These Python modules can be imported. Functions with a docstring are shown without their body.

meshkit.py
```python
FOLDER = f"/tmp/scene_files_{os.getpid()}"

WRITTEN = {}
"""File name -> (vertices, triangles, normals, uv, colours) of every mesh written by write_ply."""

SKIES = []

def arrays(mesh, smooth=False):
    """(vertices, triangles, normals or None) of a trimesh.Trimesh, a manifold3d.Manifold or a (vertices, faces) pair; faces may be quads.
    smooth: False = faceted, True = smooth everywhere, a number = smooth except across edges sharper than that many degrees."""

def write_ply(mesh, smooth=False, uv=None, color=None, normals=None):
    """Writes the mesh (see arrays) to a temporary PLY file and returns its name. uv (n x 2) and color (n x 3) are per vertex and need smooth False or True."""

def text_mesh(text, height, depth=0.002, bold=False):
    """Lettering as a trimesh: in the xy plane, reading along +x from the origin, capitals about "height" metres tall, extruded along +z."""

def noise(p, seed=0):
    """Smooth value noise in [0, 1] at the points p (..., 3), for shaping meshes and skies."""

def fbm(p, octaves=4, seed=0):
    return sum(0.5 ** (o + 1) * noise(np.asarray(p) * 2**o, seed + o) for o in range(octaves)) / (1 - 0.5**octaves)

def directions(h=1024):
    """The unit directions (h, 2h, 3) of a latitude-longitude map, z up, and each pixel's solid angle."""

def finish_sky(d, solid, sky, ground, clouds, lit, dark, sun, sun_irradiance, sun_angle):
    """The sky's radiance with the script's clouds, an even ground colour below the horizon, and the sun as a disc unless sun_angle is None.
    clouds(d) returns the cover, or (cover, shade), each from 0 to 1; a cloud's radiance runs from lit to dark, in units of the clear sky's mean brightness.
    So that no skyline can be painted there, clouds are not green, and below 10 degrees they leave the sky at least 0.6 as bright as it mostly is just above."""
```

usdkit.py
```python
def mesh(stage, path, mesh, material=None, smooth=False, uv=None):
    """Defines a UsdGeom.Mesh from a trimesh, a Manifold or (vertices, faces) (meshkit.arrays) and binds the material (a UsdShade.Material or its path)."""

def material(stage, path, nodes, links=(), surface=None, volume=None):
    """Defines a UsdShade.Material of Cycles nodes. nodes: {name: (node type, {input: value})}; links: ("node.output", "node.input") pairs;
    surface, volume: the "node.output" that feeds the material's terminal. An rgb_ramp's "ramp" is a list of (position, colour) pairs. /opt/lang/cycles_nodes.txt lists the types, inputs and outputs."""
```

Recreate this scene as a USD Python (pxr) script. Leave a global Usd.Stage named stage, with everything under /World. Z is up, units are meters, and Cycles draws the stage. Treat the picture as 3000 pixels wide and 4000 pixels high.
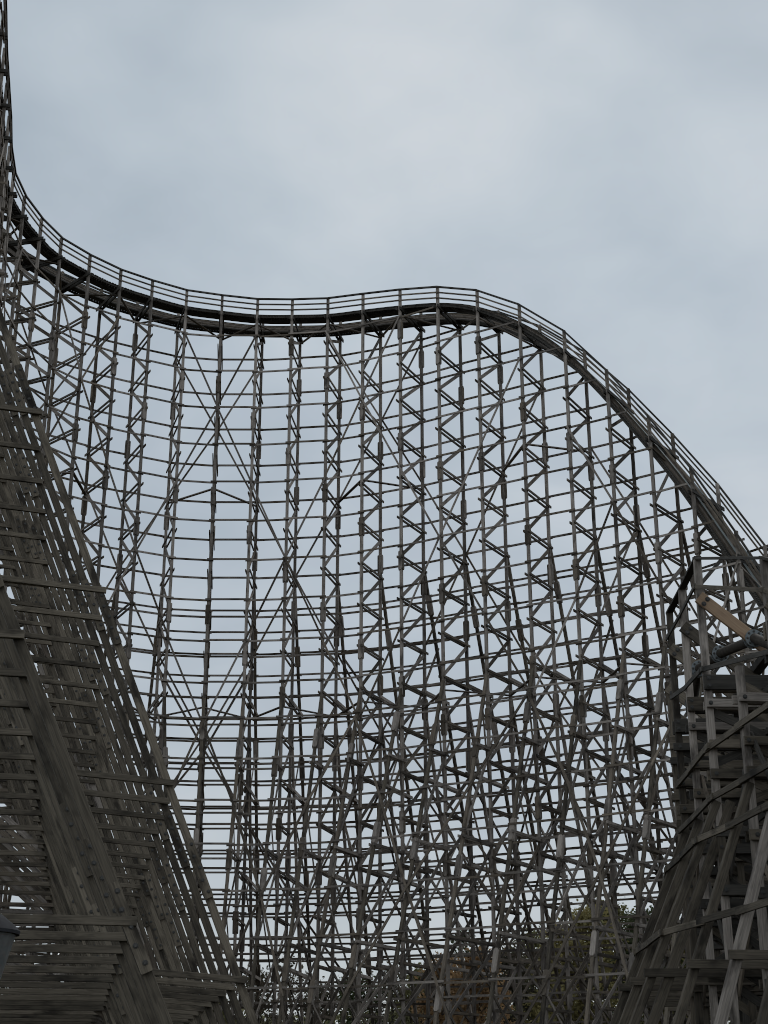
import math, random
import numpy as np
import trimesh
import usdkit
import meshkit
from pxr import Usd, UsdGeom, UsdLux, UsdShade, Gf, Sdf, Vt

stage = Usd.Stage.CreateInMemory()
UsdGeom.SetStageUpAxis(stage, UsdGeom.Tokens.z)
UsdGeom.SetStageMetersPerUnit(stage, 1.0)
UsdGeom.Xform.Define(stage, '/World')
UsdGeom.Scope.Define(stage, '/World/Looks')
RNG = random.Random(7)

# ------------------------------------------------------------------ camera, sky, sun, exposure
EYE = np.array([0.0, 0.0, 1.6])
PITCH = math.atan(2300 / 5800.0)
cam = UsdGeom.Camera.Define(stage, '/World/camera')
cam.CreateHorizontalApertureAttr(36.0)
cam.CreateVerticalApertureAttr(48.0)
cam.CreateFocalLengthAttr(69.6)
cam.CreateClippingRangeAttr(Gf.Vec2f(0.1, 5000))
cam.AddTranslateOp().Set(Gf.Vec3d(*EYE))
cam.AddRotateXOp().Set(90 + math.degrees(PITCH))
cam.CreateExposureAttr(0.75)

SUN_EL, SUN_AZ = math.radians(55), math.radians(25)      # azimuth = atan2(x, y) of the direction towards the sun
sun = UsdLux.DistantLight.Define(stage, '/World/sun')
sun.CreateIntensityAttr(0.14)
sun.CreateAngleAttr(25.0)
sun.CreateNormalizeAttr(True)
sun.CreateColorAttr(Gf.Vec3f(1.0, 0.97, 0.93))
sun.AddRotateXYZOp().Set(Gf.Vec3f(90 - math.degrees(SUN_EL), 0, 180 - math.degrees(SUN_AZ)))

sky_mat = usdkit.material(stage, '/World/Looks/overcast_sky', {
    'tc': ('texture_coordinate', {}),
    'sep': ('separate_xyz', {}),
    'zc': ('math', {'math_type': 'maximum', 'value2': 0.0}),
    'zp': ('math', {'math_type': 'add', 'value2': 0.28}),
    'dx': ('math', {'math_type': 'divide'}),
    'dy': ('math', {'math_type': 'divide'}),
    'plane': ('combine_xyz', {'z': 7.7}),
    'shift': ('mapping', {'location': (-0.26, 0.05, 0.0)}),
    'n1': ('noise_texture', {'scale': 2.3, 'detail': 5.0, 'roughness': 0.44, 'distortion': 0.35}),
    'n2': ('noise_texture', {'scale': 7.5, 'detail': 6.0, 'roughness': 0.5, 'distortion': 0.2}),
    'nm': ('mix_float', {'fac': 0.26}),
    'ramp': ('rgb_ramp', {'ramp': [(0.36, (1.80, 2.10, 2.32)), (0.47, (2.17, 2.46, 2.68)), (0.55, (2.46, 2.74, 2.92)), (0.66, (2.95, 3.14, 3.25))]}),
    'hor': ('map_range', {'from_min': 0.0, 'from_max': 0.5, 'to_min': 1.0, 'to_max': 0.0, 'clamp': True}),
    'hmix': ('mix_color', {'b': (2.18, 2.27, 2.36), 'use_clamp': False}),
    'hs': ('math', {'math_type': 'multiply', 'value2': 0.72}),
    'sky': ('sky_texture', {'sky_type': 'single_scattering', 'sun_disc': False, 'sun_elevation': SUN_EL, 'sun_rotation': SUN_AZ}),
    'mix': ('mix_color', {'fac': 0.93, 'use_clamp': False}),
    'bg': ('background_shader', {'strength': 0.12}),
}, [('tc.generated', 'sep.vector'), ('sep.z', 'zc.value1'), ('zc.value', 'zp.value1'), ('sep.x', 'dx.value1'), ('zp.value', 'dx.value2'),
    ('sep.y', 'dy.value1'), ('zp.value', 'dy.value2'), ('dx.value', 'plane.x'), ('dy.value', 'plane.y'),
    ('plane.vector', 'shift.vector'), ('shift.vector', 'n1.vector'), ('shift.vector', 'n2.vector'), ('n1.fac', 'nm.a'), ('n2.fac', 'nm.b'), ('nm.result', 'ramp.fac'),
    ('sep.z', 'hor.value'), ('hor.result', 'hs.value1'), ('hs.value', 'hmix.fac'), ('ramp.color', 'hmix.a'),
    ('sky.color', 'mix.a'), ('hmix.result', 'mix.b'), ('mix.result', 'bg.color')], surface='bg.background')
dome = UsdLux.DomeLight.Define(stage, '/World/sky')
UsdShade.MaterialBindingAPI.Apply(dome.GetPrim()).Bind(sky_mat)
dome.GetPrim().SetCustomDataByKey('kind', 'structure')

# ------------------------------------------------------------------ materials
def wood(name, light, dark, stain, rough=0.85, var=0.5):
    return usdkit.material(stage, '/World/Looks/' + name, {
        'tc': ('texture_coordinate', {}),
        'oi': ('object_info', {}),
        'off': ('combine_xyz', {}),
        'rk': ('math', {'math_type': 'multiply', 'value2': 37.0}),
        'add': ('mix_color', {'blend_type': 'add', 'fac': 1.0, 'use_clamp': False}),
        'map': ('mapping', {'scale': (22.0, 22.0, 0.9)}),
        'grain': ('noise_texture', {'scale': 1.6, 'detail': 5.0, 'roughness': 0.6, 'distortion': 0.6}),
        'map2': ('mapping', {'scale': (2.0, 2.0, 0.7)}),
        'blot': ('noise_texture', {'scale': 1.1, 'detail': 4.0, 'roughness': 0.6}),
        'r1': ('rgb_ramp', {'ramp': [(0.3, dark), (0.62, light)]}),
        'br': ('map_range', {'from_min': 0.5, 'from_max': 0.68, 'to_min': 0.0, 'to_max': 0.9, 'clamp': True}),
        'mx': ('mix_color', {'b': stain}),
        'vr': ('map_range', {'from_min': 0.0, 'from_max': 1.0, 'to_min': 1.0 - var * 0.6, 'to_max': 1.0 + var * 0.6}),
        'hs': ('hsv', {'hue': 0.5, 'saturation': 1.0, 'fac': 1.0}),
        'bump': ('bump', {'strength': 0.35, 'distance': 0.006}),
        'p': ('principled_bsdf', {'roughness': rough, 'specular_ior_level': 0.25}),
    }, [('oi.random', 'rk.value1'), ('rk.value', 'off.x'), ('rk.value', 'off.z'), ('tc.object', 'add.a'), ('off.vector', 'add.b'),
        ('add.result', 'map.vector'), ('map.vector', 'grain.vector'), ('add.result', 'map2.vector'), ('map2.vector', 'blot.vector'),
        ('grain.fac', 'r1.fac'), ('blot.fac', 'br.value'), ('r1.color', 'mx.a'), ('br.result', 'mx.fac'),
        ('oi.random', 'vr.value'), ('vr.result', 'hs.value'), ('mx.result', 'hs.color'), ('hs.color', 'p.base_color'),
        ('grain.fac', 'bump.height'), ('bump.normal', 'p.normal')], surface='p.BSDF')

WG = wood('weathered_grey_timber', (0.320, 0.276, 0.240), (0.148, 0.127, 0.111), (0.050, 0.042, 0.036), var=0.75)
WB = wood('weathered_brown_timber', (0.185, 0.150, 0.116), (0.088, 0.071, 0.055), (0.034, 0.027, 0.021), var=0.75)
WD = wood('dark_and_shaded_timber', (0.075, 0.067, 0.058), (0.04, 0.036, 0.031), (0.022, 0.02, 0.017))  # dark timber; also paints the shaded inside of the low bents
WT = wood('fresh_tan_timber', (0.36, 0.25, 0.165), (0.27, 0.175, 0.11), (0.19, 0.115, 0.08), var=0.1)
WW = wood('weathered_shaded_wall_timber', (0.158, 0.131, 0.099), (0.068, 0.056, 0.042), (0.015, 0.012, 0.009), var=0.75)  # browner wall wood, with the shade low down mixed into its colour
WR = wood('shaded_brown_timber', (0.140, 0.116, 0.088), (0.062, 0.051, 0.039), (0.015, 0.012, 0.009), var=0.75)  # darker copy of the brown timber, shade painted into its colour
WOODS = [WG, WG, WB]

def plain(name, a, b, scale, rough, metal=0.0, bump=0.2, dist=0.01):
    return usdkit.material(stage, '/World/Looks/' + name, {
        'tc': ('texture_coordinate', {}),
        'n': ('noise_texture', {'scale': scale, 'detail': 5.0, 'roughness': 0.6}),
        'r': ('rgb_ramp', {'ramp': [(0.35, a), (0.65, b)]}),
        'bump': ('bump', {'strength': bump, 'distance': dist}),
        'p': ('principled_bsdf', {'roughness': rough, 'metallic': metal, 'specular_ior_level': 0.5 if rough < .7 else 0.15}),
    }, [('tc.object', 'n.vector'), ('n.fac', 'r.fac'), ('r.color', 'p.base_color'), ('n.fac', 'bump.height'), ('bump.normal', 'p.normal')], surface='p.BSDF')

GALV = plain('galvanised_steel', (0.13, 0.145, 0.15), (0.2, 0.215, 0.22), 14, 0.6, 0.3)
RUST = plain('dull_brown_steel_pipe', (0.04, 0.034, 0.029), (0.07, 0.06, 0.05), 9, 0.7, 0.1)
BOLT = plain('dark_bolt_steel', (0.05, 0.048, 0.045), (0.09, 0.085, 0.08), 30, 0.7, 0.0)
RAILSTEEL = plain('green_grey_track_steel', (0.03, 0.042, 0.04), (0.05, 0.066, 0.063), 6, 0.5, 0.4)
LAMPMETAL = plain('dark_lamp_metal', (0.02, 0.02, 0.022), (0.035, 0.035, 0.038), 12, 0.85, 0.0)
GRASS = plain('dull_grass_ground', (0.016, 0.018, 0.009), (0.030, 0.028, 0.015), 0.8, 0.95, 0.0, 0.6, 0.05)
CONCRETE = plain('grey_concrete', (0.22, 0.22, 0.21), (0.32, 0.31, 0.30), 5, 0.9)
BARK = plain('grey_brown_bark', (0.05, 0.042, 0.034), (0.10, 0.085, 0.07), 9, 0.95, 0.0, 0.5, 0.02)
LAMPGLASS = usdkit.material(stage, '/World/Looks/opal_lamp_glass', {
    'n': ('noise_texture', {'scale': 22.0, 'detail': 4.0}),
    'r': ('rgb_ramp', {'ramp': [(0.3, (0.06, 0.06, 0.058)), (0.7, (0.10, 0.10, 0.098))]}),
    'p': ('principled_bsdf', {'roughness': 0.35, 'subsurface_weight': 0.2, 'subsurface_scale': 0.02}),
}, [('n.fac', 'r.fac'), ('r.color', 'p.base_color')], surface='p.BSDF')

def leaves(name, a, b, c):
    return usdkit.material(stage, '/World/Looks/' + name, {
        'g': ('geometry', {}),
        'n': ('noise_texture', {'scale': 0.55, 'detail': 3.0}),
        'ad': ('math', {'math_type': 'multiply_add', 'value2': 0.5}),
        'nn': ('math', {'math_type': 'multiply', 'value2': 0.5}),
        'r': ('rgb_ramp', {'ramp': [(0.2, a), (0.5, b), (0.8, c)]}),
        'p': ('principled_bsdf', {'roughness': 0.7, 'specular_ior_level': 0.2}),
        't': ('translucent_bsdf', {}),
        'm': ('mix_closure', {'fac': 0.35}),
    }, [('g.position', 'n.vector'), ('n.fac', 'nn.value1'), ('g.random_per_island', 'ad.value1'), ('nn.value', 'ad.value3'), ('ad.value', 'r.fac'),
        ('r.color', 'p.base_color'), ('r.color', 't.color'), ('p.BSDF', 'm.closure1'), ('t.BSDF', 'm.closure2')], surface='m.closure')
LEAF = {
    'green': leaves('dull_green_leaves', (0.045, 0.056, 0.024), (0.077, 0.091, 0.041), (0.137, 0.137, 0.064)),
    'yellow': leaves('yellow_autumn_leaves', (0.216, 0.188, 0.081), (0.378, 0.306, 0.124), (0.525, 0.427, 0.189)),
    'olive': leaves('olive_autumn_leaves', (0.124, 0.119, 0.055), (0.216, 0.194, 0.089), (0.331, 0.274, 0.134)),
    'orange': leaves('orange_autumn_leaves', (0.257, 0.162, 0.084), (0.408, 0.265, 0.130), (0.547, 0.396, 0.208)),
    'brown': leaves('brown_autumn_leaves', (0.070, 0.063, 0.042), (0.115, 0.096, 0.061), (0.161, 0.137, 0.085)),
}

# ------------------------------------------------------------------ helpers
NAMES = {}
def numbered(parent, name):
    k = NAMES.get((parent, name), 0)
    NAMES[(parent, name)] = k + 1
    return name if k == 0 else f'{name}_{k:03d}'

BASE = {}
def thing(name, label, cat, base=(0, 0, 0), group=None, kind=None):
    path = '/World/' + numbered('/World', name)
    x = UsdGeom.Xform.Define(stage, path)
    x.AddTranslateOp().Set(Gf.Vec3d(*map(float, base)))
    BASE[path] = np.array(base, float)
    tag(x.GetPrim(), label, cat, group, kind)
    return path

def tag(p, label=None, cat=None, group=None, kind=None):
    for k, v in (('label', label), ('category', cat), ('group', group), ('kind', kind)):
        if v: p.SetCustomDataByKey(k, v)

def world_base(path):
    if path in BASE: return BASE[path]
    return np.zeros(3)

MATS_BOUND = {}
def put(parent, name, v, f, mat, M=None, smooth=False, label=None, kind=None):
    """one Mesh prim below parent; v in local space, M a 4x4 (column convention) local-to-world matrix or None when v is in world space"""
    path = parent + '/' + numbered(parent, name)
    v = np.asarray(v, float)
    par = parent if parent in BASE else parent.rsplit('/', 1)[0]
    if M is None:
        v = v - OFFS(parent)
    m = usdkit.mesh(stage, path, trimesh.Trimesh(v, f, process=False), mat, smooth)
    if M is not None:
        L = np.linalg.inv(WORLD(parent)) @ M
        m.AddTransformOp().Set(Gf.Matrix4d(*L.T.ravel().tolist()))
        XW[path] = M
    else:
        X = WORLD(parent).copy()
        XW[path] = X
    if label or kind: tag(m.GetPrim(), label=label, kind=kind)
    return path
XW = {}
def WORLD(path):
    if path in XW: return XW[path]
    M = np.eye(4)
    if path in BASE: M[:3, 3] = BASE[path]
    return M
def OFFS(path):
    return WORLD(path)[:3, 3] if path in BASE else np.zeros(3)

def project(p):
    d = np.atleast_2d(p) - EYE
    cz, sz = math.cos(PITCH), math.sin(PITCH)
    depth = d[:, 1] * cz + d[:, 2] * sz
    up = -d[:, 1] * sz + d[:, 2] * cz
    ok = depth > 0.5
    dd = np.where(ok, depth, 1)
    return 1500 + 5800 * d[:, 0] / dd, 2000 - 5800 * up / dd, ok
def seen(P, Q, mx=420, my=350):
    t = np.linspace(0, 1, 9)[:, None]
    u, v, ok = project(P + (Q - P) * t)
    return bool(np.any(ok & (u > -mx) & (u < 3000 + mx) & (v > -my) & (v < 4000 + my)))

def unit(v):
    v = np.asarray(v, float)
    return v / np.linalg.norm(v)

def prism_mesh(w, d, L, c):
    """w x d x L bar, z from 0 to L, long edges chamfered by c"""
    if c <= 0:
        x, y = w / 2, d / 2
        ring = np.array([(-x, -y), (x, -y), (x, y), (-x, y)])
    else:
        x, y = w / 2, d / 2
        ring = np.array([(-x + c, -y), (x - c, -y), (x, -y + c), (x, y - c), (x - c, y), (-x + c, y), (-x, y - c), (-x, -y + c)])
    n = len(ring)
    v = np.vstack([np.c_[ring, np.zeros(n)], np.c_[ring, np.full(n, L)]])
    f = []
    for i in range(n):
        j = (i + 1) % n
        f += [(i, j, n + j), (i, n + j, n + i)]
    for i in range(1, n - 1):
        f += [(0, i + 1, i), (n, n + i, n + i + 1)]
    return v, np.array(f)

def frame(P, Q, hint):
    z = unit(Q - P)
    x = np.asarray(hint, float) - z * np.dot(hint, z)
    if np.linalg.norm(x) < 1e-6: x = np.cross(z, [0.3, 0.5, 0.81])
    x = unit(x)
    y = np.cross(z, x)
    M = np.eye(4)
    M[:3, 0], M[:3, 1], M[:3, 2], M[:3, 3] = x, y, z, P
    return M

TOTAL = [0]
def bar(parent, name, P, Q, w, d, hint, mat=None, c=0.0, cull=True, label=None, ext=(0, 0), jit=0.0):
    """a straight timber from P to Q; w across along hint, d the other way"""
    P, Q = np.asarray(P, float), np.asarray(Q, float)
    if np.linalg.norm(Q - P) < 0.05: return None
    z = unit(Q - P)
    P, Q = P - z * ext[0], Q + z * ext[1]
    if jit:
        P = P + np.array([RNG.gauss(0, jit) for _ in range(3)]); Q = Q + np.array([RNG.gauss(0, jit) for _ in range(3)])
    if cull and not seen(P, Q): return None
    v, f = prism_mesh(w, d, np.linalg.norm(Q - P), c)
    TOTAL[0] += 1
    return put(parent, name, v, f, mat or RNG.choice(WOODS), frame(P, Q, hint), label=label)

def bolts(parent, pts, normal, r=0.028, h=0.03, mat=None):
    """washers and bolt heads standing on a face: one part"""
    vs, fs, n = [], [], 0
    normal = unit(normal)
    a = unit(np.cross(normal, [0.31, 0.2, 0.93])); b = np.cross(normal, a)
    for p in pts:
        for rr, h0, h1 in ((r * 1.7, -0.005, h * 0.3), (r, h * 0.3, h)):
            k = 8
            ang = np.arange(k) / k * 2 * np.pi
            ring = np.outer(np.cos(ang), a) + np.outer(np.sin(ang), b)
            v = np.vstack([p + ring * rr + normal * h0, p + ring * rr + normal * h1])
            f = []
            for i in range(k):
                j = (i + 1) % k
                f += [(i, j, k + j), (i, k + j, k + i)]
            for i in range(1, k - 1):
                f += [(k, k + i, k + i + 1)]
            vs.append(v); fs.append(np.array(f) + n); n += len(v)
    return put(parent, 'bolts', np.vstack(vs), np.vstack(fs), mat or BOLT, np.eye(4), kind='stuff')

def plate(parent, C, axis, n, length, width, thick, mat=None, nb=0):
    """splice plate with clipped ends: centre C, long axis, face normal n"""
    axis, n = unit(axis), unit(n)
    if not seen(C - axis * length / 2, C + axis * length / 2): return None
    s = np.cross(axis, n)
    l, w, k = length / 2, width / 2, min(width * 0.28, 0.07) if nb == 0 else .012
    ring = [(-l, -w + k), (-l + k * 1.6, -w), (l - k * 1.6, -w), (l, -w + k), (l, w - k), (l - k * 1.6, w), (-l + k * 1.6, w), (-l, w - k)]
    m = len(ring)
    v = np.array([(b_, t, a_) for t in (-thick / 2, thick / 2) for a_, b_ in ring])
    f = []
    for i in range(m):
        j = (i + 1) % m
        f += [(i, m + j, j), (i, m + i, m + j)]
    for i in range(1, m - 1):
        f += [(0, i, i + 1), (m, m + i + 1, m + i)]
    M = np.eye(4); M[:3, 0], M[:3, 1], M[:3, 2], M[:3, 3] = s, n, axis, C
    p = put(parent, 'splice_plate', v, np.array(f), mat or RNG.choice(WOODS), M)
    if nb:
        face = C + n * (thick / 2)
        side = np.sign(np.dot(n, EYE - C)) or 1
        face = C + n * side * thick / 2
        bolts(p, [face + axis * (-l + length * (i + .5) / nb) + s * (0.22 * w if i % 2 else -0.22 * w) for i in range(nb)], n * side)
    return p

def sweep(parent, name, pts, prof, mat, smooth=False, ups=None, caps=True):
    """profile (x across, y up) swept along pts"""
    pts = np.asarray(pts, float)
    n, k = len(pts), len(prof)
    v = []
    for i in range(n):
        t = unit(pts[min(i + 1, n - 1)] - pts[max(i - 1, 0)])
        side = unit(np.cross(t, [0, 0, 1.0]))
        up = np.cross(side, t)
        v += [pts[i] + side * a + up * b for a, b in prof]
    f = []
    for i in range(n - 1):
        for j in range(k):
            a, b = i * k + j, i * k + (j + 1) % k
            f += [(a, b, b + k), (a, b + k, a + k)]
    for j in range(1, k - 1):
        f += [(0, j + 1, j), ((n - 1) * k, (n - 1) * k + j, (n - 1) * k + j + 1)]
    return put(parent, name, np.array(v), np.array(f), mat, smooth=smooth)

def tube(P, Q, r0, r1, k=8):
    P, Q = np.asarray(P, float), np.asarray(Q, float)
    M = frame(P, Q, (0.31, 0.9, 0.2))
    a = np.arange(k) / k * 2 * np.pi
    ring = np.outer(np.cos(a), M[:3, 0]) + np.outer(np.sin(a), M[:3, 1])
    v = np.vstack([P + ring * r0, Q + ring * r1])
    f = []
    for i in range(k):
        j = (i + 1) % k
        f += [(i, j, k + j), (i, k + j, k + i)]
    for i in range(1, k - 1):
        f += [(0, i + 1, i), (k, k + i, k + i + 1)]
    return v, np.array(f)

def merge(parts):
    vs, fs, n = [], [], 0
    for v, f in parts:
        vs.append(v); fs.append(np.asarray(f) + n); n += len(v)
    return np.vstack(vs), np.vstack(fs)

Z3 = np.array([0, 0, 1.0])
ORD = ['', 'first', 'second', 'third', 'fourth', 'fifth', 'sixth', 'seventh', 'eighth', 'ninth', 'tenth', 'eleventh', 'twelfth', 'thirteenth', 'fourteenth', 'fifteenth', 'sixteenth', 'seventeenth', 'eighteenth', 'nineteenth', 'twentieth']

# ------------------------------------------------------------------ ground
g = 1600.0
gv = np.array([(-g, -g, 0), (g, -g, 0), (g, g, 0), (-g, g, 0)], float)
gm = usdkit.mesh(stage, '/World/ground', trimesh.Trimesh(gv, [(0, 1, 2), (0, 2, 3)], process=False), GRASS)
tag(gm.GetPrim(), 'dull grass ground under the timber trestles', 'ground', kind='structure')

# ------------------------------------------------------------------ the big curved trestle
U = 40.0
near = {0: (-.490, 1.944), 1: (-.455, 1.991), 2: (-.412, 2.023), 3: (-.366, 2.049), 4: (-.315, 2.076), 5: (-.259, 2.085), 6: (-.202, 2.085), 7: (-.146, 2.079),
        8: (-.089, 2.072), 9: (-.033, 2.051), 10: (.025, 2.024), 11: (.082, 1.988), 12: (.140, 1.955), 13: (.199, 1.920),
        -1: (-.507, 1.884), -2: (-.518, 1.822), -3: (-.519, 1.760), -4: (-.510, 1.698), -5: (-.497, 1.637), -6: (-.486, 1.576), -7: (-.475, 1.515), -8: (-.462, 1.454),
        14: (.2585, 1.8865), 15: (.3105, 1.854), 16: (.358, 1.821), 17: (.402, 1.786), 18: (.444, 1.750), 19: (.482, 1.712), 20: (.518, 1.672), 21: (.551, 1.630)}
htop = {0: 1.218, 1: 1.217, 2: 1.210, 3: 1.206, 4: 1.204, 5: 1.200, 6: 1.193, 7: 1.189, 8: 1.187, 9: 1.183, 10: 1.175, 11: 1.159, 12: 1.134, 13: 1.090,
        -1: 1.214, -2: 1.212, -3: 1.209, -4: 1.209, -5: 1.213, -6: 1.219, -7: 1.225, -8: 1.231,
        14: 1.028, 15: .949, 16: .862, 17: .771, 18: .668, 19: .565, 20: .465, 21: .37}
for k in range(1, 15):
    near[-8 - k] = (-.462 + .0117 * k, 1.454 - .0614 * k)
    htop[-8 - k] = 1.231 + .010 * k + .0012 * k * k
IDX = sorted(near)
T = .0627 * U
NP = {i: np.array([near[i][0] * U, near[i][1] * U, 0.0]) for i in IDX}
TAN, OUT = {}, {}
for i in IDX:
    acc = np.zeros(3)
    for wgt, d in ((1, 1), (.6, 2)):
        a, b = max(i - d, IDX[0]), min(i + d, IDX[-1])
        acc += wgt * unit(NP[b] - NP[a])
    TAN[i] = unit(acc)
    OUT[i] = np.array([-TAN[i][1], TAN[i][0], 0])
W = .072 * U
FP = {i: NP[i] + OUT[i] * W for i in IDX}
ZT = {i: 1.6 + htop[i] * U for i in IDX}                # handrail top
ZU = {i: ZT[i] - 1.32 for i in IDX}                     # underside of the track
def zl(n): return 1.6 + (1 - n * .0627) * U             # height of ledger level n
def zd(n): return zl(n) - .71                           # height of the double cross beams of level n
def leg_k(i): return .35 if i >= 6 else .458 if i <= -8 else .458 - .108 * (i + 8) / 14.0
ZNEAR = {i: min(1.6 + (.496 if i <= -8 else .54 if i >= 4 else .496 + .044 * (i + 8) / 12.0) * U, ZU[i] - 1.5) for i in IDX}
ZFAR = {i: min(1.6 + .74 * U, ZU[i] - 1.5) for i in IDX}
Z_TALL = 1.6 + .725 * U
def near_leg(i, z): return NP[i] * [1, 1, 0] - OUT[i] * max(0, ZNEAR[i] - z) * leg_k(i) + Z3 * z
def far_leg(i, z): return FP[i] * [1, 1, 0] + OUT[i] * max(0, ZFAR[i] - z) * .35 + Z3 * z
ZFAR2 = {i: min(1.6 + .52 * U, ZFAR[i] - 2.5) for i in IDX}
def far_leg2(i, z): return FP[i] * [1, 1, 0] + OUT[i] * max(0, ZFAR2[i] - z) * .33 + Z3 * z
def tall_leg(i, z): return NP[i] * [1, 1, 0] - OUT[i] * max(0, Z_TALL - z) * .415 + Z3 * z
HAS_TALL = lambda i: -17 <= i <= -4

def bent_label(i):
    if i == 11: return 'weathered timber trestle bent directly under the crest of the high track'
    if 11 < i: return f'zigzag braced timber bent, {ORD[i - 11]} to the right of the track crest'
    if 0 <= i < 11: return f'zigzag braced timber bent, {ORD[11 - i]} to the left of the track crest'
    if -8 <= i < 0: return f'tall timber bent where the track swings towards the viewer, {ORD[-i]} before the bend straightens'
    return f'leaning plank-legged bent of the left wall of timber, {ORD[i + 23]} counted from the nearest'

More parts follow.
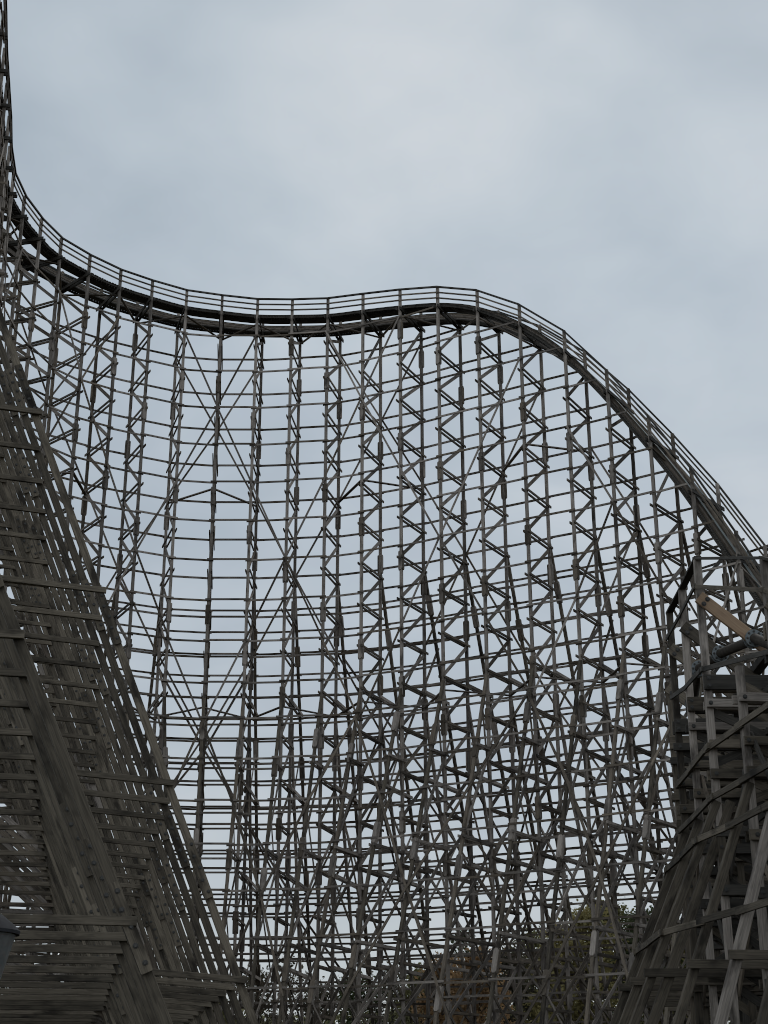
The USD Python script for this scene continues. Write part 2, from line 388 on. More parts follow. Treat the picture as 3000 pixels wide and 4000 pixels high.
BENT = {}
for i in IDX:
    big = i <= -8
    BENT[i] = b = thing('trestle_bent', bent_label(i), 'trestle bent', NP[i],
                        'timber bents of the wall at the left' if i < -8 else 'timber bents of the high curved trestle')
    t, o = TAN[i], OUT[i]
    ch = .012 if big else 0.0
    pw = .165
    # posts (the near one runs up to the handrail)
    bar(b, 'post', NP[i], NP[i] + Z3 * ZT[i], pw, pw, t, c=.012, mat=WG)
    bar(b, 'post', FP[i], FP[i] + Z3 * (ZT[i]), pw, pw, t, c=.012)
    # cap beams right below the track, and a bearing block
    for s in (-1, 1):
        off = t * s * (pw / 2 + .04)
        bar(b, 'cap_beam', NP[i] - o * .3 + Z3 * (ZU[i] - .11) + off, FP[i] + o * .3 + Z3 * (ZU[i] - .11) + off, .07, .2, t, mat=WD)
    n0 = math.ceil((zl(0) - (ZU[i] - 1.0)) / T)
    n1 = 16
    for n in range(n0, n1 + 1):
        z = zd(n)
        if z < .4: break
        for s in (-1, 1):
            off = t * s * (pw / 2 + .05)
            e0, e1 = .26 + RNG.uniform(-.04, .05), .2 + RNG.uniform(-.04, .05)
            bar(b, 'cross_beam', NP[i] - o * e0 + Z3 * z + off, FP[i] + o * e1 + Z3 * z + off, .06, .13, t, jit=.006, mat=WB if RNG.random() < .7 else WR)  # darker timbers stand in for the shaded undersides of the doubles
        # one falling diagonal per tier, from the far post down to the near post
        if n < n1 and zd(n + 1) > .3:
            bar(b, 'diagonal', FP[i] + Z3 * (z - .12) - o * .03, NP[i] + Z3 * (zd(n + 1) + .16) + o * .03, .06, .2, t, jit=.006)
        if n == n0 and ZU[i] - .3 - z > .9:
            bar(b, 'diagonal', FP[i] + Z3 * (ZU[i] - .3), NP[i] + Z3 * (z + .15), .06, .18, t, jit=.006)
    # splice plates, every third tier
    ph = (i * 2) % 3 if i % 4 else 1
    for n in range(n0 - 1, 16):
        if (n + ph) % 3: continue
        for pp, dz, nm in ((NP[i], -.35 * T, 'near'), (FP[i], -.62 * T - (.3 * T if i % 2 else 0), 'far')):
            z = zl(n) + dz
            if z > ZU[i] - .8 or z < 1.2: continue
            for s in (-1, 1):
                plate(b, pp + Z3 * z + t * s * (pw / 2 + .035), Z3, t, 1.2, .2, .065)
            plate(b, pp + Z3 * z + (-o if nm == 'near' else o) * (pw / 2 + .03), Z3, o, 1.15, .24, .055, nb=0)
    # batter legs
    lw = .19 if big else .17
    zbot = 0.0
    seg = [(ZNEAR[i], zbot)]
    bar(b, 'batter_leg', near_leg(i, ZNEAR[i] - .1), near_leg(i, zbot), lw, lw if not big else .2, o, mat=WW if i < -4 else WR if i % 3 else WB, c=.014)  # dark timbers imitate the shade around the lower legs
    if i >= -12:
        bar(b, 'far_batter_leg', far_leg(i, ZFAR[i] - .1), far_leg(i, zbot), .17, .17, o, c=.012, mat=WR)
    if i >= 2 and ZFAR2[i] > 3:
        bar(b, 'far_batter_leg', far_leg2(i, ZFAR2[i] - .1), far_leg2(i, zbot), .16, .16, o)
    if HAS_TALL(i):
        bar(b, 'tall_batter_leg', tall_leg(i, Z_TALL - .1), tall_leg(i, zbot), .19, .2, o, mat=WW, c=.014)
    # beams from the posts out to the legs, every second tier
    for n in (7, 8, 9, 10, 11, 12, 13, 14, 15):
        odd = n % 2
        z = zl(n) + (.35 if n == 15 and big else .1 if big else -.05)
        if odd == 0 and not (-4 <= i): continue
        if z < .5: continue
        if z < ZNEAR[i] - 1.2 and odd:
            for s in ((1,) if big else (-1, 1)):
                off = t * (s if not big else np.sign(np.dot(t, EYE - NP[i]))) * (lw / 2 + (.08 if big else .045))
                L = near_leg(i, z)
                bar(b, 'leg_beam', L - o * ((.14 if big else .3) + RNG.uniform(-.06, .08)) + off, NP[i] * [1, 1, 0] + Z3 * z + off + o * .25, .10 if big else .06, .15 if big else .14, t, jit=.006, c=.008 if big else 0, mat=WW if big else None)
        if HAS_TALL(i) and z < Z_TALL - 1.2 and odd:
            L, A = tall_leg(i, z), near_leg(i, z)
            for s in (1,):
                off = t * np.sign(np.dot(t, EYE - NP[i])) * (.2 / 2 + .08)
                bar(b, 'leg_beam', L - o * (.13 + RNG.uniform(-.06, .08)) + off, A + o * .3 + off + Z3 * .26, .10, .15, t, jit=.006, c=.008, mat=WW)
        if i >= -12 and z < ZFAR[i] - 1.2 and odd:
            for s in (-1, 1):
                off = t * s * (lw / 2 + .04)
                bar(b, 'leg_beam', FP[i] * [1, 1, 0] - o * .2 + Z3 * (z - .5) + off, far_leg(i, z - .5) + o * .3 + off, .06, .17, t, jit=.006)
    for n in (8, 10, 12, 14):
        if i >= 2 and zl(n) < ZFAR2[i]:
            bar(b, 'diagonal', far_leg(i, zl(n)), FP[i] * [1, 1, 0] + Z3 * max(.3, zl(n + 2)), .05, .13, t, jit=.006)
    for n in (8, 10, 12, 14):
        if i >= 4 and zl(n) < ZNEAR[i] and zl(n + 2) > 0:
            bar(b, 'diagonal', near_leg(i, zl(n) - .3), NP[i] * [1, 1, 0] + Z3 * max(.3, zl(n + 2)), .05, .13, t, jit=.006)
    for n in (9, 11, 13):
        if i >= -12:
            bar(b, 'diagonal', FP[i] * [1, 1, 0] + Z3 * (zl(n) - .7), far_leg(i, zl(n + 2) - .3), .06, .17, t, jit=.006)
            bar(b, 'diagonal', NP[i] * [1, 1, 0] + Z3 * (zl(n) - .2), near_leg(i, zl(n + 2) + .1), .06, .18, t, jit=.006)
    # splice plates on the legs
    for fn, ztop, step, ok in ((near_leg, ZNEAR[i], 6.4, True), (tall_leg, Z_TALL, 6.4, HAS_TALL(i)), (far_leg, ZFAR[i], 6.4, i >= -12)):
        if not ok: continue
        z = ztop - 2.2 - (abs(i * 7) % 5) * .55
        while z > 1:
            c0 = fn(i, z); ax = unit(fn(i, z + .5) - fn(i, z - .5))
            nn = np.cross(ax, t)
            toward = nn if np.dot(nn, EYE - c0) > 0 else -nn
            if big:
                for s in (-1, 1):
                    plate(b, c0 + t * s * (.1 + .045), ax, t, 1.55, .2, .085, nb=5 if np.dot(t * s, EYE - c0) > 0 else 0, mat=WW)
            else:
                for s in (-1, 1):
                    plate(b, c0 + t * s * (lw / 2 + .035), ax, t, 1.25, .2, .065)
                plate(b, c0 + toward * (lw / 2 + .03), ax, toward, 1.2, .26, .055)
            z -= step
    # X of the bents of the wall: planks seen on the inside
    if i < IDX[-1]:
        j = i + 1
        tb = unit(NP[j] - NP[i]); ob = np.array([-tb[1], tb[0], 0]); lap = .03 if i % 2 else -.03
        nn0 = max(math.ceil((zl(0) - (max(ZU[i], ZU[j]) - .4)) / T), -9)
        vis_ledger = i >= -11
        for n in range(nn0, 16):
            z = zl(n)
            if z < .6 or not vis_ledger: continue
            # where the track dips below the level, the ledger stops short under it
            fr = 1.0 if z < min(ZU[i], ZU[j]) else (ZU[i] - z) / (ZU[i] - ZU[j]) if ZU[i] > z > ZU[j] else 0
            if fr > .3:
                ex = .18 if fr == 1 else .02
                A, B = NP[i] - ob * (pw / 2 + .035 + lap * .9) + Z3 * (z + lap), NP[j] - ob * (pw / 2 + .035 + lap * .9) + Z3 * (z + lap)
                bar(b, 'ledger', A, A + (B - A) * fr, .06, .11, ob, ext=(.18, ex), jit=.004)
                A, B = FP[i] + ob * (pw / 2 + .035 + lap * .9) + Z3 * (z - .08 + lap), FP[j] + ob * (pw / 2 + .035 + lap * .9) + Z3 * (z - .08 + lap)
                bar(b, 'ledger', A, A + (B - A) * fr, .06, .12, ob, ext=(.18, ex), jit=.004)
        # ledgers on the leaning legs
        if i >= -9:
            for n in range(7, 16):
                z = zl(n) + .3
                if z < ZNEAR[i] - .6:
                    A, B = near_leg(i, z), near_leg(j, z)
                    bar(b, 'ledger', A - ob * (lw / 2 + .04 + lap) + Z3 * lap, B - ob * (lw / 2 + .04 + lap) + Z3 * lap, .06, .11, ob, ext=(.2, .2), jit=.004)
            for n in range(7, 16):
                z = zl(n) + 1.1
                if z < ZFAR2[i] - .6 and i >= 2:
                    A, B = far_leg2(i, z), far_leg2(j, z)
                    bar(b, 'ledger', A + ob * (.12 + lap) + Z3 * lap, B + ob * (.12 + lap) + Z3 * lap, .06, .11, ob, ext=(.2, .2), jit=.004)
            for n in np.arange(5, 16, .5 if i >= 1 else 1):
                z = zl(n) + .5
                if z < ZFAR[i] - .6:
                    A, B = far_leg(i, z), far_leg(j, z)
                    bar(b, 'ledger', A + ob * (lw / 2 + .04 + lap) + Z3 * lap, B + ob * (lw / 2 + .04 + lap) + Z3 * lap, .06, .11, ob, ext=(.2, .2), jit=.004)
        # long sway braces: a diagrid with nodes on every fourth bent, two tiers per bay
        def node_z(bent, rising, q):   # lines through bent 1 at level 0, 8, 16 ...
            return zl(0 + ((-1 if rising else 1) * (bent - 1)) * 2 + 8 * q)
        for rising in (False, True):
            for q in range(-6, 7):
                za, zb = node_z(i, rising, q), node_z(j, rising, q)
                top = min(ZU[i], ZU[j])
                if i >= -10:
                    # near face
                    if max(za, zb) < top + .1 and min(za, zb) > ZNEAR[i] - 2.0:
                        dd = .115 if rising else .165
                        bar(b, 'sway_brace', NP[i] - ob * (pw / 2 + dd) + Z3 * za, NP[j] - ob * (pw / 2 + dd) + Z3 * zb, .05, .11, ob, ext=(.05, .05), jit=.004)
                        dd = .115 if rising else .165
                    if max(za, zb) < top + .1 and min(za, zb) > ZFAR[i] - 2.0 - 12:
                        dd = .115 if rising else .165
                        bar(b, 'sway_brace', FP[i] + ob * (pw / 2 + dd) + Z3 * (za - .1), FP[j] + ob * (pw / 2 + dd) + Z3 * (zb - .1), .05, .11, ob, ext=(.05, .05), jit=.004)
                if i >= 0 and max(za, zb) < ZNEAR[i] + .8 and min(za, zb) > 0:
                    dd = lw / 2 + .12
                    bar(b, 'sway_brace', near_leg(i, za) - ob * dd, near_leg(j, zb) - ob * dd, .06, .13, ob, ext=(.1, .1), jit=.004, mat=WB)  # brown timber carries the painted shade of the lower lattice
                if i >= 2 and max(za, zb) < ZFAR2[i] and min(za, zb) > 0:
                    bar(b, 'sway_brace', far_leg2(i, za) - ob * .2, far_leg2(j, zb) - ob * .2, .05, .11, ob, ext=(.1, .1), jit=.004)
                if i >= 0 and max(za, zb) < ZFAR[i] and min(za, zb) > 0:
                    dd = lw / 2 + .12
                    bar(b, 'sway_brace', far_leg(i, za) + ob * dd, far_leg(j, zb) + ob * dd, .06, .13, ob, ext=(.1, .1), jit=.004)
        # flat zigzag bracing at the level where the near legs start
        if i >= 0:
            for zz in (ZNEAR[i] - .6, ZNEAR[i] + 13.0):
                if i % 2: A, B = NP[i], FP[j]
                else: A, B = FP[i], NP[j]
                if zz < min(ZU[i], ZU[j]) - 1:
                    if zz > ZNEAR[i] + 1 and i % 4 > 1: continue
                    bar(b, 'plan_brace', A + Z3 * zz, B + Z3 * zz, .17, .06, ob if abs(ob[0]) > .1 else (1, 0, 0), jit=.004)

# ------------------------------------------------------------------ track on the big trestle
trk = thing('coaster_track', 'high wooden coaster track with handrails curving over the tall trestle', 'coaster track', NP[11])
def spline(fn, lo, hi, per=5):
    """dense points through fn(i) for the bents lo..hi (Catmull-Rom)"""
    P = [fn(i) for i in range(lo, hi + 1)]
    P = [2 * P[0] - P[1]] + P + [2 * P[-1] - P[-2]]
    out = []
    for k in range(1, len(P) - 2):
        p0, p1, p2, p3 = P[k - 1:k + 3]
        for s in range(per):
            u = s / per
            out.append(.5 * (2 * p1 + (p2 - p0) * u + (2 * p0 - 5 * p1 + 4 * p2 - p3) * u * u + (3 * p1 - p0 - 3 * p2 + p3) * u ** 3))
    out.append(P[-2])
    return np.array(out)
LO, HI = -16, 21
def rect(x0, x1, y0, y1): return [(x0, y0), (x1, y0), (x1, y1), (x0, y1)]
def off_path(d, dz): return spline(lambda i: NP[i] + OUT[i] * d + Z3 * (ZT[i] + dz), LO, HI)
D_N, D_F = W / 2 - .72, W / 2 + .72
for d in (D_N, D_F):
    # laminated rail stack: plank layers alternately proud, the steel strap on top
    for k in range(5):
        x = .15 if k % 2 else .17
        sweep(trk, 'laminated_plank', off_path(d, 0), rect(-x, x, -1.26 + k * .088, -1.26 + k * .088 + .084), WD if k < 1 else WG if k % 2 else WB)  # upper layers in paler timber to imitate their lit sides
    sweep(trk, 'wheel_strap', off_path(d, 0), rect(-.15, .19, -.822, -.798), RAILSTEEL)
# walkways outside the rails: cross boards on two bearers
for d0, d1 in ((.09, .52), (W - .52, W - .09)):
    for d in (d0 + .06, d1 - .06):
        sweep(trk, 'walkway_bearer', off_path(d, 0), rect(-.04, .04, -1.24, -1.12), WD)
    pts = off_path((d0 + d1) / 2, 0)
    seglen = np.linalg.norm(np.diff(pts, axis=0), axis=1); cum = np.r_[0, np.cumsum(seglen)]
    tv = []
    for s in np.arange(0.05, cum[-1], .17):
        k = min(np.searchsorted(cum, s, 'right') - 1, len(pts) - 2)
        p = pts[k] + (pts[k + 1] - pts[k]) * ((s - cum[k]) / seglen[k])
        td = unit(pts[k + 1] - pts[k]); side = unit(np.cross(td, Z3)); up = np.cross(side, td)
        v, f = prism_mesh(.125, .05, d1 - d0 + RNG.uniform(0, .03), 0)
        M = np.stack([td, -up, side], 1)
        tv.append((v @ M.T + p - up * 1.09 - side * (d1 - d0) / 2, f if np.linalg.det(M) > 0 else f[:, ::-1]))
    v, f = merge(tv)
    put(trk, 'walkway_board_row', v, f, WD, kind='stuff')
for i in range(LO, HI):
    j = i + 1
    for pp, sgn in ((NP, -1), (FP, 1)):
        for dz, sz in ((-.03, .1), (-.42, .085), (-.80, .085)):
            A = pp[i] + OUT[i] * sgn * (.165 / 2 + .03) + Z3 * (ZT[i] + dz); B = pp[j] + OUT[j] * sgn * (.165 / 2 + .03) + Z3 * (ZT[j] + dz)
            bar(trk, 'handrail', A, B, .06 if dz < -.1 else .1, sz, OUT[i], mat=WB if dz < -.1 else WD, ext=(.06, .06))
    # light diagonal struts below the walkway
    if i % 2 == 0 and i > -9:
        bar(trk, 'under_brace', NP[i] + Z3 * (ZU[i] - .5) - OUT[i] * .02, FP[j] + Z3 * (ZU[j] - .35), .05, .14, Z3)
    else:
        bar(trk, 'under_brace', FP[i] + Z3 * (ZU[i] - .35), NP[j] + Z3 * (ZU[j] - .5), .05, .14, Z3)

# ------------------------------------------------------------------ low banked track at the right
RB = [  # x, y, handrail height above eye, handrail post, leg slope
    (9.75, 28.7, 9.6, 1, .36), (9.45, 31.0, 10.9, 1, .36), (9.06, 33.3, 12.0, 1, .357), (8.80, 35.6, 10.0, 0, .40), (8.51, 38.0, 13.68, 1, .46), (8.59, 40.66, 13.69, 1, .455), (8.62, 42.8, 13.68, 1, .45),
    (8.95, 45.2, 12.0, 0, .42), (9.5, 47.5, 11.5, 0, .40), (10.25, 49.8, 11.2, 0, .38), (11.2, 51.9, 10.8, 0, .36), (12.3, 53.9, 10.4, 0, .34)]
RPOS = ['nearest', 'second nearest', 'third nearest', 'short posted fourth', 'carrying the tan sloping beam', 'sixth of its row, behind the tan beam',
        'seventh, last handrail post', 'eighth nearest', 'ninth nearest', 'tenth nearest', 'eleventh nearest', 'farthest']
rt = thing('banked_track', 'steeply banked track with steel pipes, flanges and handrail at the right edge', 'coaster track', (8.5, 38, 0))
plank_pt = []
RW = 2.9
for i, (x, y, h, hr, k) in enumerate(RB):
    P0 = np.array([x, y, 0.0]); zt = 1.6 + h
    a = unit(np.array([RB[min(i + 1, len(RB) - 1)][0] - RB[max(i - 1, 0)][0], RB[min(i + 1, len(RB) - 1)][1] - RB[max(i - 1, 0)][1], 0.0]))
    r = np.array([a[1], -a[0], 0.0])           # towards the right of the picture
    b = thing('low_trestle_bent', f'dark timber bent under the low banked track, {RPOS[i]}', 'trestle bent', P0, 'timber bents under the low banked track')
    pw = .19
    Q0 = P0 + r * RW; M0 = P0 + r * 1.45
    bar(b, 'post', P0, P0 + Z3 * zt, pw, pw, a, c=.015, mat=WG if i in (2, 3, 4, 5) else WR)  # lit posts painted in paler grey timber, the rest in the shaded brown
    bar(b, 'post', Q0, Q0 + Z3 * min(zt - 2.6, 10.2), pw, pw, a, c=.015, mat=WR)
    bar(b, 'post', M0, M0 + Z3 * min(zt - 3.0, 10.2), pw, pw, a, c=.015, mat=WD if i % 2 else WR)
    # sloping beam of the banked track
    zs = zt - 1.12 if hr else 1.6 + 12.0 - (i - 7) * .3 if i > 6 else None
    if zs is not None and i >= 2:
        A = P0 - r * .08 + Z3 * zs - a * (pw / 2 + .055)
        sl = -.84
        B = A + r * 3.6 + Z3 * 3.6 * sl
        p = bar(b, 'sloping_beam', A, B, .1, .34, a, mat=WT if i == 4 else WR, c=.012, label='fresh tan sloping beam' if i == 4 else None)
        d = unit(B - A); up = np.cross(d, a); up = up if up[2] > 0 else -up
        if p: bolts(p, [A + d * (.22 + .0) + up * s - a * .05 for s in (.08, -.09)] + [A + d * 2.5 + up * .05 - a * .05], -a, r=.04, h=.04)
        plank_pt.append((i, A, d, a))
    # stacked cross beams
    z_list = [(10.25, .40, WR), (9.62, .22, WG), (8.55, .22, WR), (7.75, .26, WR), (6.35, .26, WR), (4.9, .26, WD), (2.9, .2, WR), (1.5, .2, WD), (.4, .2, WD)]
    for zz, hgt, mt in z_list:
        z = 1.6 + zz + RNG.uniform(-.06, .06) + (.0 if i != 3 else -.45)
        if z > zt - .3: continue
        for s in (-1, 1):
            off = a * s * (pw / 2 + .055)
            short = .14 if hgt < .3 else .12
            p = bar(b, 'cross_beam', P0 - r * (short + RNG.uniform(-.05, .06)) + Z3 * z + off, Q0 + r * .3 + Z3 * z + off, .1, hgt, a, mat=mt if RNG.random() < .75 else WD, c=.012)  # dark timbers paint the shade inside the bents
            if p and s < 0 and zz > 4 and i < 7:
                bolts(p, [P0 + Z3 * (z + q) + off - a * .05 for q in ((.1, -.1) if hgt > .3 else (0,))], -a, r=.035, h=.035)
    zz = [9.5, 8.1, 6.7, 5.2, 3.2, 1.2, -1.2]
    for u, w in zip(zz[:-1], zz[1:]):
        bar(b, 'diagonal', P0 + Z3 * (1.6 + u), Q0 + Z3 * (1.6 + w), .07, .22, a, mat=RNG.choice([WD, WR]), jit=.02)
        if RNG.random() < .45: bar(b, 'diagonal', Q0 + Z3 * (1.6 + u - .2), P0 + Z3 * (1.6 + w), .07, .2, a, mat=RNG.choice([WD, WR]), jit=.02)
    # leaning legs
    zk = 1.6 + 7.1
    lg = lambda z, P0=P0, r=r, k=k: P0 * [1, 1, 0] - r * k * max(0, 1.6 + 7.1 - z) + Z3 * z
    if i < 9: bar(b, 'batter_leg', lg(zk), lg(0), (.21 if i > 2 else .2) + RNG.uniform(-.02, .03), .2, r, mat=WG if i in (2,) else WR, c=.015)
    bar(b, 'batter_leg', Q0 + Z3 * zk, Q0 + r * .4 * 9 + Z3 * .3, .22, .22, r, mat=WD, c=.015)
    if i in (4, 6): bar(b, 'batter_leg', lg(zk) + r * .35, lg(0) + r * .5, .24, .2, r, mat=WR, c=.015)
    for z in (1.6 + 2.9, 1.6 + .9):
        bar(b, 'leg_beam', lg(z) - r * .25 - a * .16, P0 * [1, 1, 0] + Z3 * z + r * 1.5 - a * .16, .08, .2, a, mat=WR, c=.01)
    if i % 2 == 0:
        z = 1.6 + 5.6
        plate(b, P0 + Z3 * z - a * (pw / 2 + .04), Z3, a, 1.7, .2, .08, nb=5, mat=WR)
    if i < 11:
        x2, y2, h2, hr2, k2 = RB[i + 1]
        P1 = np.array([x2, y2, 0.0])
        for z in ((1.6 + 3.85, 1.6 + 6.1) if i < 7 else ()):
            bar(b, 'ledger', lg(z) - r * .17, P1 * [1, 1, 0] - r * (k2 * (1.6 + 7.1 - z) + .17) + Z3 * z, .07, .15, r, ext=(.25, .25), jit=.01, mat=WR)
        for z in (1.6 + 8.5, 1.6 + 7.2):
            if z < min(zt, 1.6 + h2) - .2 and i <= 5:
                bar(b, 'ledger', P0 - r * .14 + Z3 * z, P1 - r * .14 + Z3 * z, .07, .15, r, ext=(.25, .25), jit=.01, mat=WR)
        for z0, z1 in ((8.3, 5.2), (5.4, 2.4)):
            A, B = (P0, P1) if i % 2 else (P1, P0)
            bar(b, 'sway_brace', A + Z3 * (1.6 + z0) + r * .14, B + Z3 * (1.6 + z1) + r * .14, .06, .14, r, mat=RNG.choice([WB, WD]), jit=.02)
        for z in (10.0, 8.9, 7.0, 5.0, 3.0):
            bar(b, 'ledger', M0 + Z3 * (1.6 + z), M0 + (P1 - P0) + Z3 * (1.6 + z), .07, .16, r, ext=(.2, .2), mat=WD, jit=.02)
            bar(b, 'ledger', Q0 + Z3 * (1.6 + z + .3), Q0 + (P1 - P0) + Z3 * (1.6 + z + .3), .07, .16, r, ext=(.2, .2), mat=WD, jit=.02)

# handrails of the banked track: between the bents that carry handrail posts
posts = [i for i in range(len(RB)) if RB[i][3]]
for a_, b_ in zip(posts[:-1], posts[1:]):
    A = np.array([RB[a_][0], RB[a_][1], 1.6 + RB[a_][2]]); B = np.array([RB[b_][0], RB[b_][1], 1.6 + RB[b_][2]])
    r = unit(np.cross(B - A, Z3))
    bar(rt, 'handrail', A + Z3 * .03, B + Z3 * .03, .2, .07, r, mat=WD, ext=(.1, .1), c=.008)
    bar(rt, 'handrail', A - r * .13 - Z3 * .78, B - r * .13 - Z3 * .78, .05, .11, r, mat=WR if a_ < 4 else WD, ext=(.12, .12), c=.006)
drop = {2: 2.3, 4: 3.1, 5: 2.9, 6: 2.6}
for a_, b_ in ((2, 4), (4, 5), (5, 6)):
    A = np.array([RB[a_][0], RB[a_][1], 1.6 + RB[a_][2] - drop[a_]]); B = np.array([RB[b_][0], RB[b_][1], 1.6 + RB[b_][2] - drop[b_]])
    r = unit(np.cross(B - A, Z3))
    bar(rt, 'guard_rail', A - r * .14, B - r * .14, .05, .13, r, mat=WD, ext=(.25 if a_ > 2 else .8, .12), c=.006)
# steel pipes between the sloping beams, with bolted flanges
frac = {2: 2.9, 4: 1.8, 5: 1.3, 6: 1.05, 7: .95}
def flange(parent, C, n):
    v, f = tube(C - n * .02, C + n * .02, .24, .24, 24)
    p = put(parent, 'flange', v, f, GALV, np.eye(4))
    e1 = unit(np.cross(n, Z3)); e2 = np.cross(n, e1)
    bolts(p, [C + n * .02 * s + .185 * (math.cos(q) * e1 + math.sin(q) * e2) for q in np.arange(8) * math.pi / 4 for s in (-1,)], -n, r=.02, h=.025)
pp = {i: (A + d * frac[i], a) for i, A, d, a in plank_pt if i in frac}
for hi, lo in ((2, 4), (4, 5), (5, 6), (6, 7)):
    (C0, n0), (C1, n1) = pp[hi], pp[lo]
    C0 = C0 + n0 * .1; C1 = C1 - n1 * .07
    v, f = tube(C0, C1, .135, .135, 20)
    put(rt, 'steel_pipe', v, f, RUST, smooth=40)
    flange(rt, C1, n1); flange(rt, C0, n0)
pl = {i: (A + d * (frac[i] + 1.35), a) for i, A, d, a in plank_pt if i in frac}
for hi, lo in ((2, 4), (4, 5), (5, 6)):
    (C0, n0), (C1, n1) = pl[hi], pl[lo]
    v, f = tube(C0 + n0 * .1, C1 - n1 * .07, .135, .135, 20)
    put(rt, 'steel_pipe', v, f, RUST, smooth=40)
# the rails of the banked track, laid on the sloping beams
for dd in (2.35, 3.5):
    pts = []
    for i, A, d, a in plank_pt:
        up = np.cross(d, a); up = up if up[2] > 0 else -up
        pts.append(A + d * dd + up * .30)
    sweep(rt, 'laminated_rail', pts, rect(-.14, .14, -.1, .12), WD)

# ------------------------------------------------------------------ lantern at the lower left edge
lx, ly = -3.20, 12.0
lamp = thing('street_lamp', 'lantern on a post with a dark wide cap at the lower left edge', 'street lamp', (lx, ly, 0))
def lathe(parent, name, prof, mat, smooth=35):
    m = trimesh.creation.revolve(np.array(prof), sections=36)
    m.apply_translation([lx, ly, 0])
    put(parent, name, m.vertices, m.faces, mat, smooth=smooth)
lathe(lamp, 'post', [(0, 0), (.11, 0), (.11, .25), (.06, .35), (.055, 2.2), (.1, 2.24), (.1, 2.29), (0, 2.29)], LAMPMETAL)
lathe(lamp, 'glass', [(0, 2.292), (.18, 2.292), (.315, 2.80), (.31, 2.815), (0, 2.815)], LAMPGLASS)
lathe(lamp, 'cap', [(0, 2.82), (.32, 2.82), (.345, 2.81), (.35, 2.835), (.30, 2.885), (.2, 2.96), (.12, 2.985), (.05, 3.0), (.03, 3.05), (0, 3.06)], LAMPMETAL)

# ------------------------------------------------------------------ trees behind the trestle
def tree(name, label, px, py, dist, rad, kind, leafn, seed, low=.12, leaf=.17, group=None):
    """a tree whose top stands at picture position px, py at the forward distance dist"""
    rg = np.random.default_rng(seed)
    up = (2000 - py) / 5800.0
    cz, sz = math.cos(PITCH), math.sin(PITCH)
    Yd, Zd = cz - up * sz, sz + up * cz
    H = 1.6 + dist * Zd / Yd
    X = (px - 1500) / 5800.0 * dist / Yd
    base = np.array([X, dist, 0.0])
    t = thing(name, label, 'tree', base, group)
    parts, tips = [], []
    p = base.copy(); r = .045 * H * .5 + .05
    n = 7
    trunk = [p.copy()]
    for k in range(n):
        p = p + np.array([rg.normal(0, .12), rg.normal(0, .12), H * .93 / n])
        trunk.append(p.copy())
    for k in range(n):
        parts.append(tube(trunk[k], trunk[k + 1], r * (1 - k / n) ** .8 + .03, r * (1 - (k + 1) / n) ** .8 + .025, 7))
    def limb(p, d, L, r, depth):
        q = p + d * L
        parts.append(tube(p, q, r, r * .55, 5))
        if depth == 0:
            tips.append(q); tips.append(p + d * L * .5); return
        for _ in range(rg.integers(2, 4)):
            dd = unit(d + rg.normal(0, .45, 3) + [0, 0, .15])
            limb(p + d * L * rg.uniform(.5, 1), dd, L * rg.uniform(.5, .75), r * .5, depth - 1)
    nl = 16
    for k in range(nl):
        u = low + (1 - low) * (k + rg.random()) / nl
        i0 = min(int(u * n), n - 1)
        pt = trunk[i0] + (trunk[i0 + 1] - trunk[i0]) * (u * n - i0)
        ang = k * 2.4 + rg.normal(0, .3)
        spread = rad * (1.05 - .75 * abs(u - .45) ** 1.2 / .55) * rg.uniform(.5, .8)
        d = unit(np.array([math.cos(ang), math.sin(ang), .35 + .9 * u]))
        limb(pt, d, max(spread * .75, .4), r * .35 * (1.1 - u) + .015, 2)
    tips = [q for q in tips if q[2] < H]
    v, f = merge(parts)
    put(t, 'trunk', v, f, BARK)
    if leafn:
        T_ = np.array(tips)
        sel = T_[rg.integers(0, len(T_), leafn)]
        c = sel + rg.normal(0, .5, (leafn, 3)) * [1, 1, .75] * min(rad / 3.2, 1.2)
        s = leaf * rg.uniform(.6, 1.3, leafn)
        a = rg.normal(size=(leafn, 3)); a /= np.linalg.norm(a, axis=1)[:, None]
        b = np.cross(a, rg.normal(size=(leafn, 3))); b /= np.linalg.norm(b, axis=1)[:, None]
        v = np.stack([c - a * s[:, None], c + b * s[:, None] * .55, c + a * s[:, None], c - b * s[:, None] * .55], 1).reshape(-1, 3)
        q = np.arange(leafn) * 4
        f = np.vstack([np.c_[q, q + 1, q + 2], np.c_[q, q + 2, q + 3]])
        put(t, 'crown', v, f, LEAF[kind])
    return t

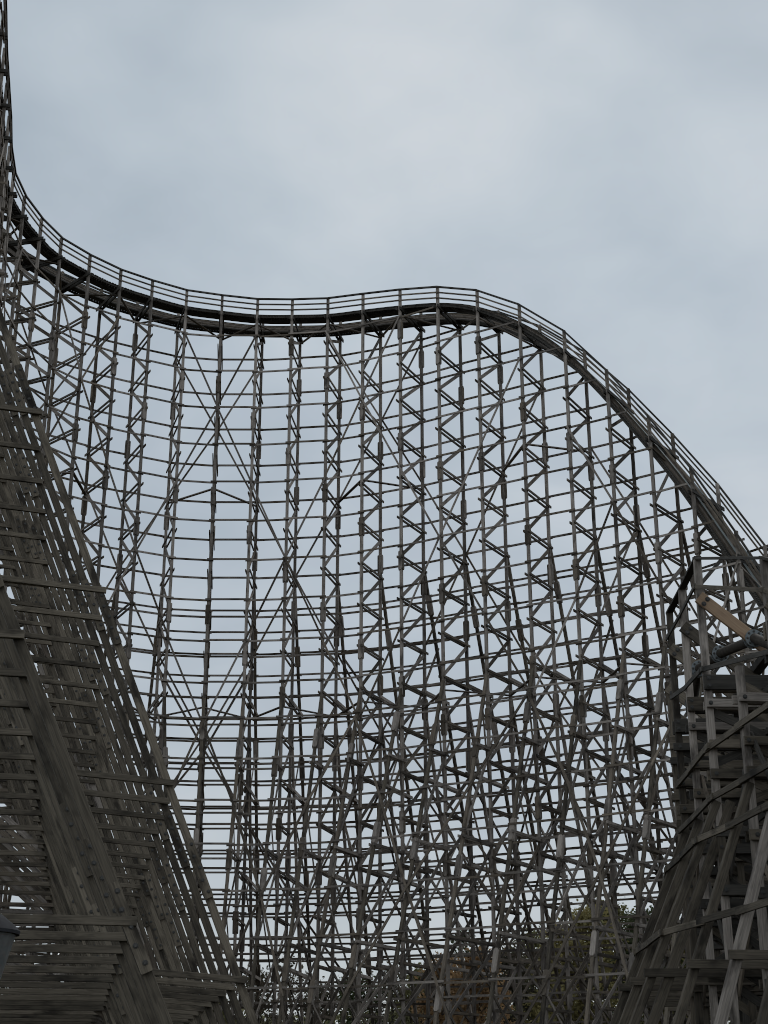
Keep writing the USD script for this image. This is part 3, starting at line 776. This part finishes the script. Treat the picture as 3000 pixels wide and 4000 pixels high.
TREES = [
    (2275, 3555, 118, 4.2, 'yellow', 7000, 'tall yellow birch-like tree, highest of the yellow crowns behind the trestle'),
    (2400, 3520, 126, 4.6, 'olive', 6500, 'tallest olive green tree behind the right end of the trestle'),
    (2520, 3560, 120, 4.2, 'green', 6000, 'dull green tree half hidden by the leaning legs at the right'),
    (2180, 3640, 122, 3.6, 'yellow', 6000, 'smaller yellow tree left of the tallest yellow crown'),
    (2060, 3645, 128, 3.8, 'olive', 4200, 'thin olive brown tree with gaps in its crown'),
    (1960, 3700, 124, 3.6, 'brown', 3600, 'brown autumn tree between the thin olive tree and the orange trees'),
    (1855, 3735, 112, 3.2, 'orange', 7000, 'brightest orange autumn tree behind the trestle legs'),
    (1740, 3760, 115, 3.0, 'orange', 5500, 'reddish orange autumn tree left of the brightest orange one'),
    (1800, 3625, 134, 3.0, 'green', 1500, 'sparse tall tree with few green leaves above the orange crowns'),
    (1640, 3800, 125, 3.4, 'olive', 3800, 'low olive tree left of the orange trees'),
    (1520, 3790, 130, 3.4, 'brown', 1800, 'sparse brown tree with twigs showing, right of the bare tree'),
    (1380, 3830, 128, 3.4, 'green', 2200, 'low sparse green tree near the middle of the lower edge'),
    (1270, 3850, 122, 3.2, 'brown', 2400, 'low brown tree left of the sparse green tree'),
    (1120, 3740, 136, 3.8, 'brown', 700, 'almost bare tree with dark twigs behind the left part of the trestle'),
    (1010, 3800, 130, 3.4, 'brown', 1500, 'dark half bare tree beside the foot of the left timber wall'),
    (2640, 3600, 124, 4.0, 'yellow', 5000, 'yellow tree glimpsed between the posts of the low banked track'),
    (2780, 3580, 130, 4.2, 'olive', 5000, 'olive tree behind the legs of the low banked track'),
    (2920, 3620, 126, 4.0, 'green', 5000, 'green tree at the right edge behind the low banked track'),
    (620, 3900, 120, 3.4, 'green', 5000, 'low green tree behind the right side of the left timber wall'),
    (430, 3880, 124, 3.6, 'olive', 5000, 'low olive tree behind the middle of the left timber wall'),
    (250, 3890, 118, 3.4, 'green', 5000, 'green tree seen through the gaps of the left timber wall'),
    (70, 3880, 122, 3.6, 'green', 5000, 'green tree at the left edge behind the lantern'),
    (850, 3900, 126, 3.4, 'olive', 4000, 'low olive tree between the left timber wall and the bare trees'),
]
for k, (px, py, dist, rad, kind, ln, lab) in enumerate(TREES):
    tree('autumn_tree' if kind != 'green' else 'green_tree', lab, px, py, dist, rad, kind, int(ln * 1.35), 100 + k, group='trees behind the trestle')

# far wood: one mass of foliage along the ground behind the trees
rg = np.random.default_rng(5)
n = 52000
x = rg.uniform(-75, 85, n); yy = rg.uniform(138, 152, n)
hh = 7.2 + 3.0 * meshkit.fbm(np.c_[x * .16, yy * .1, np.zeros(n)], 3, 3) + 5.5 * np.clip((x - 0) / 18, 0, 1)
z = rg.uniform(0, 1, n) ** .8 * hh
c = np.c_[x, yy, z]
s = rg.uniform(.2, .42, n)
a = rg.normal(size=(n, 3)); a /= np.linalg.norm(a, axis=1)[:, None]
b = np.cross(a, rg.normal(size=(n, 3))); b /= np.linalg.norm(b, axis=1)[:, None]
v = np.stack([c - a * s[:, None], c + b * s[:, None] * .6, c + a * s[:, None], c - b * s[:, None] * .6], 1).reshape(-1, 3)
q = np.arange(n) * 4
fw = usdkit.mesh(stage, '/World/far_wood', trimesh.Trimesh(v, np.vstack([np.c_[q, q + 1, q + 2], np.c_[q, q + 2, q + 3]]), process=False), LEAF['olive'])
tag(fw.GetPrim(), 'dark far-off wood along the ground behind the trees', 'wood', kind='stuff')
print('timbers', TOTAL[0])
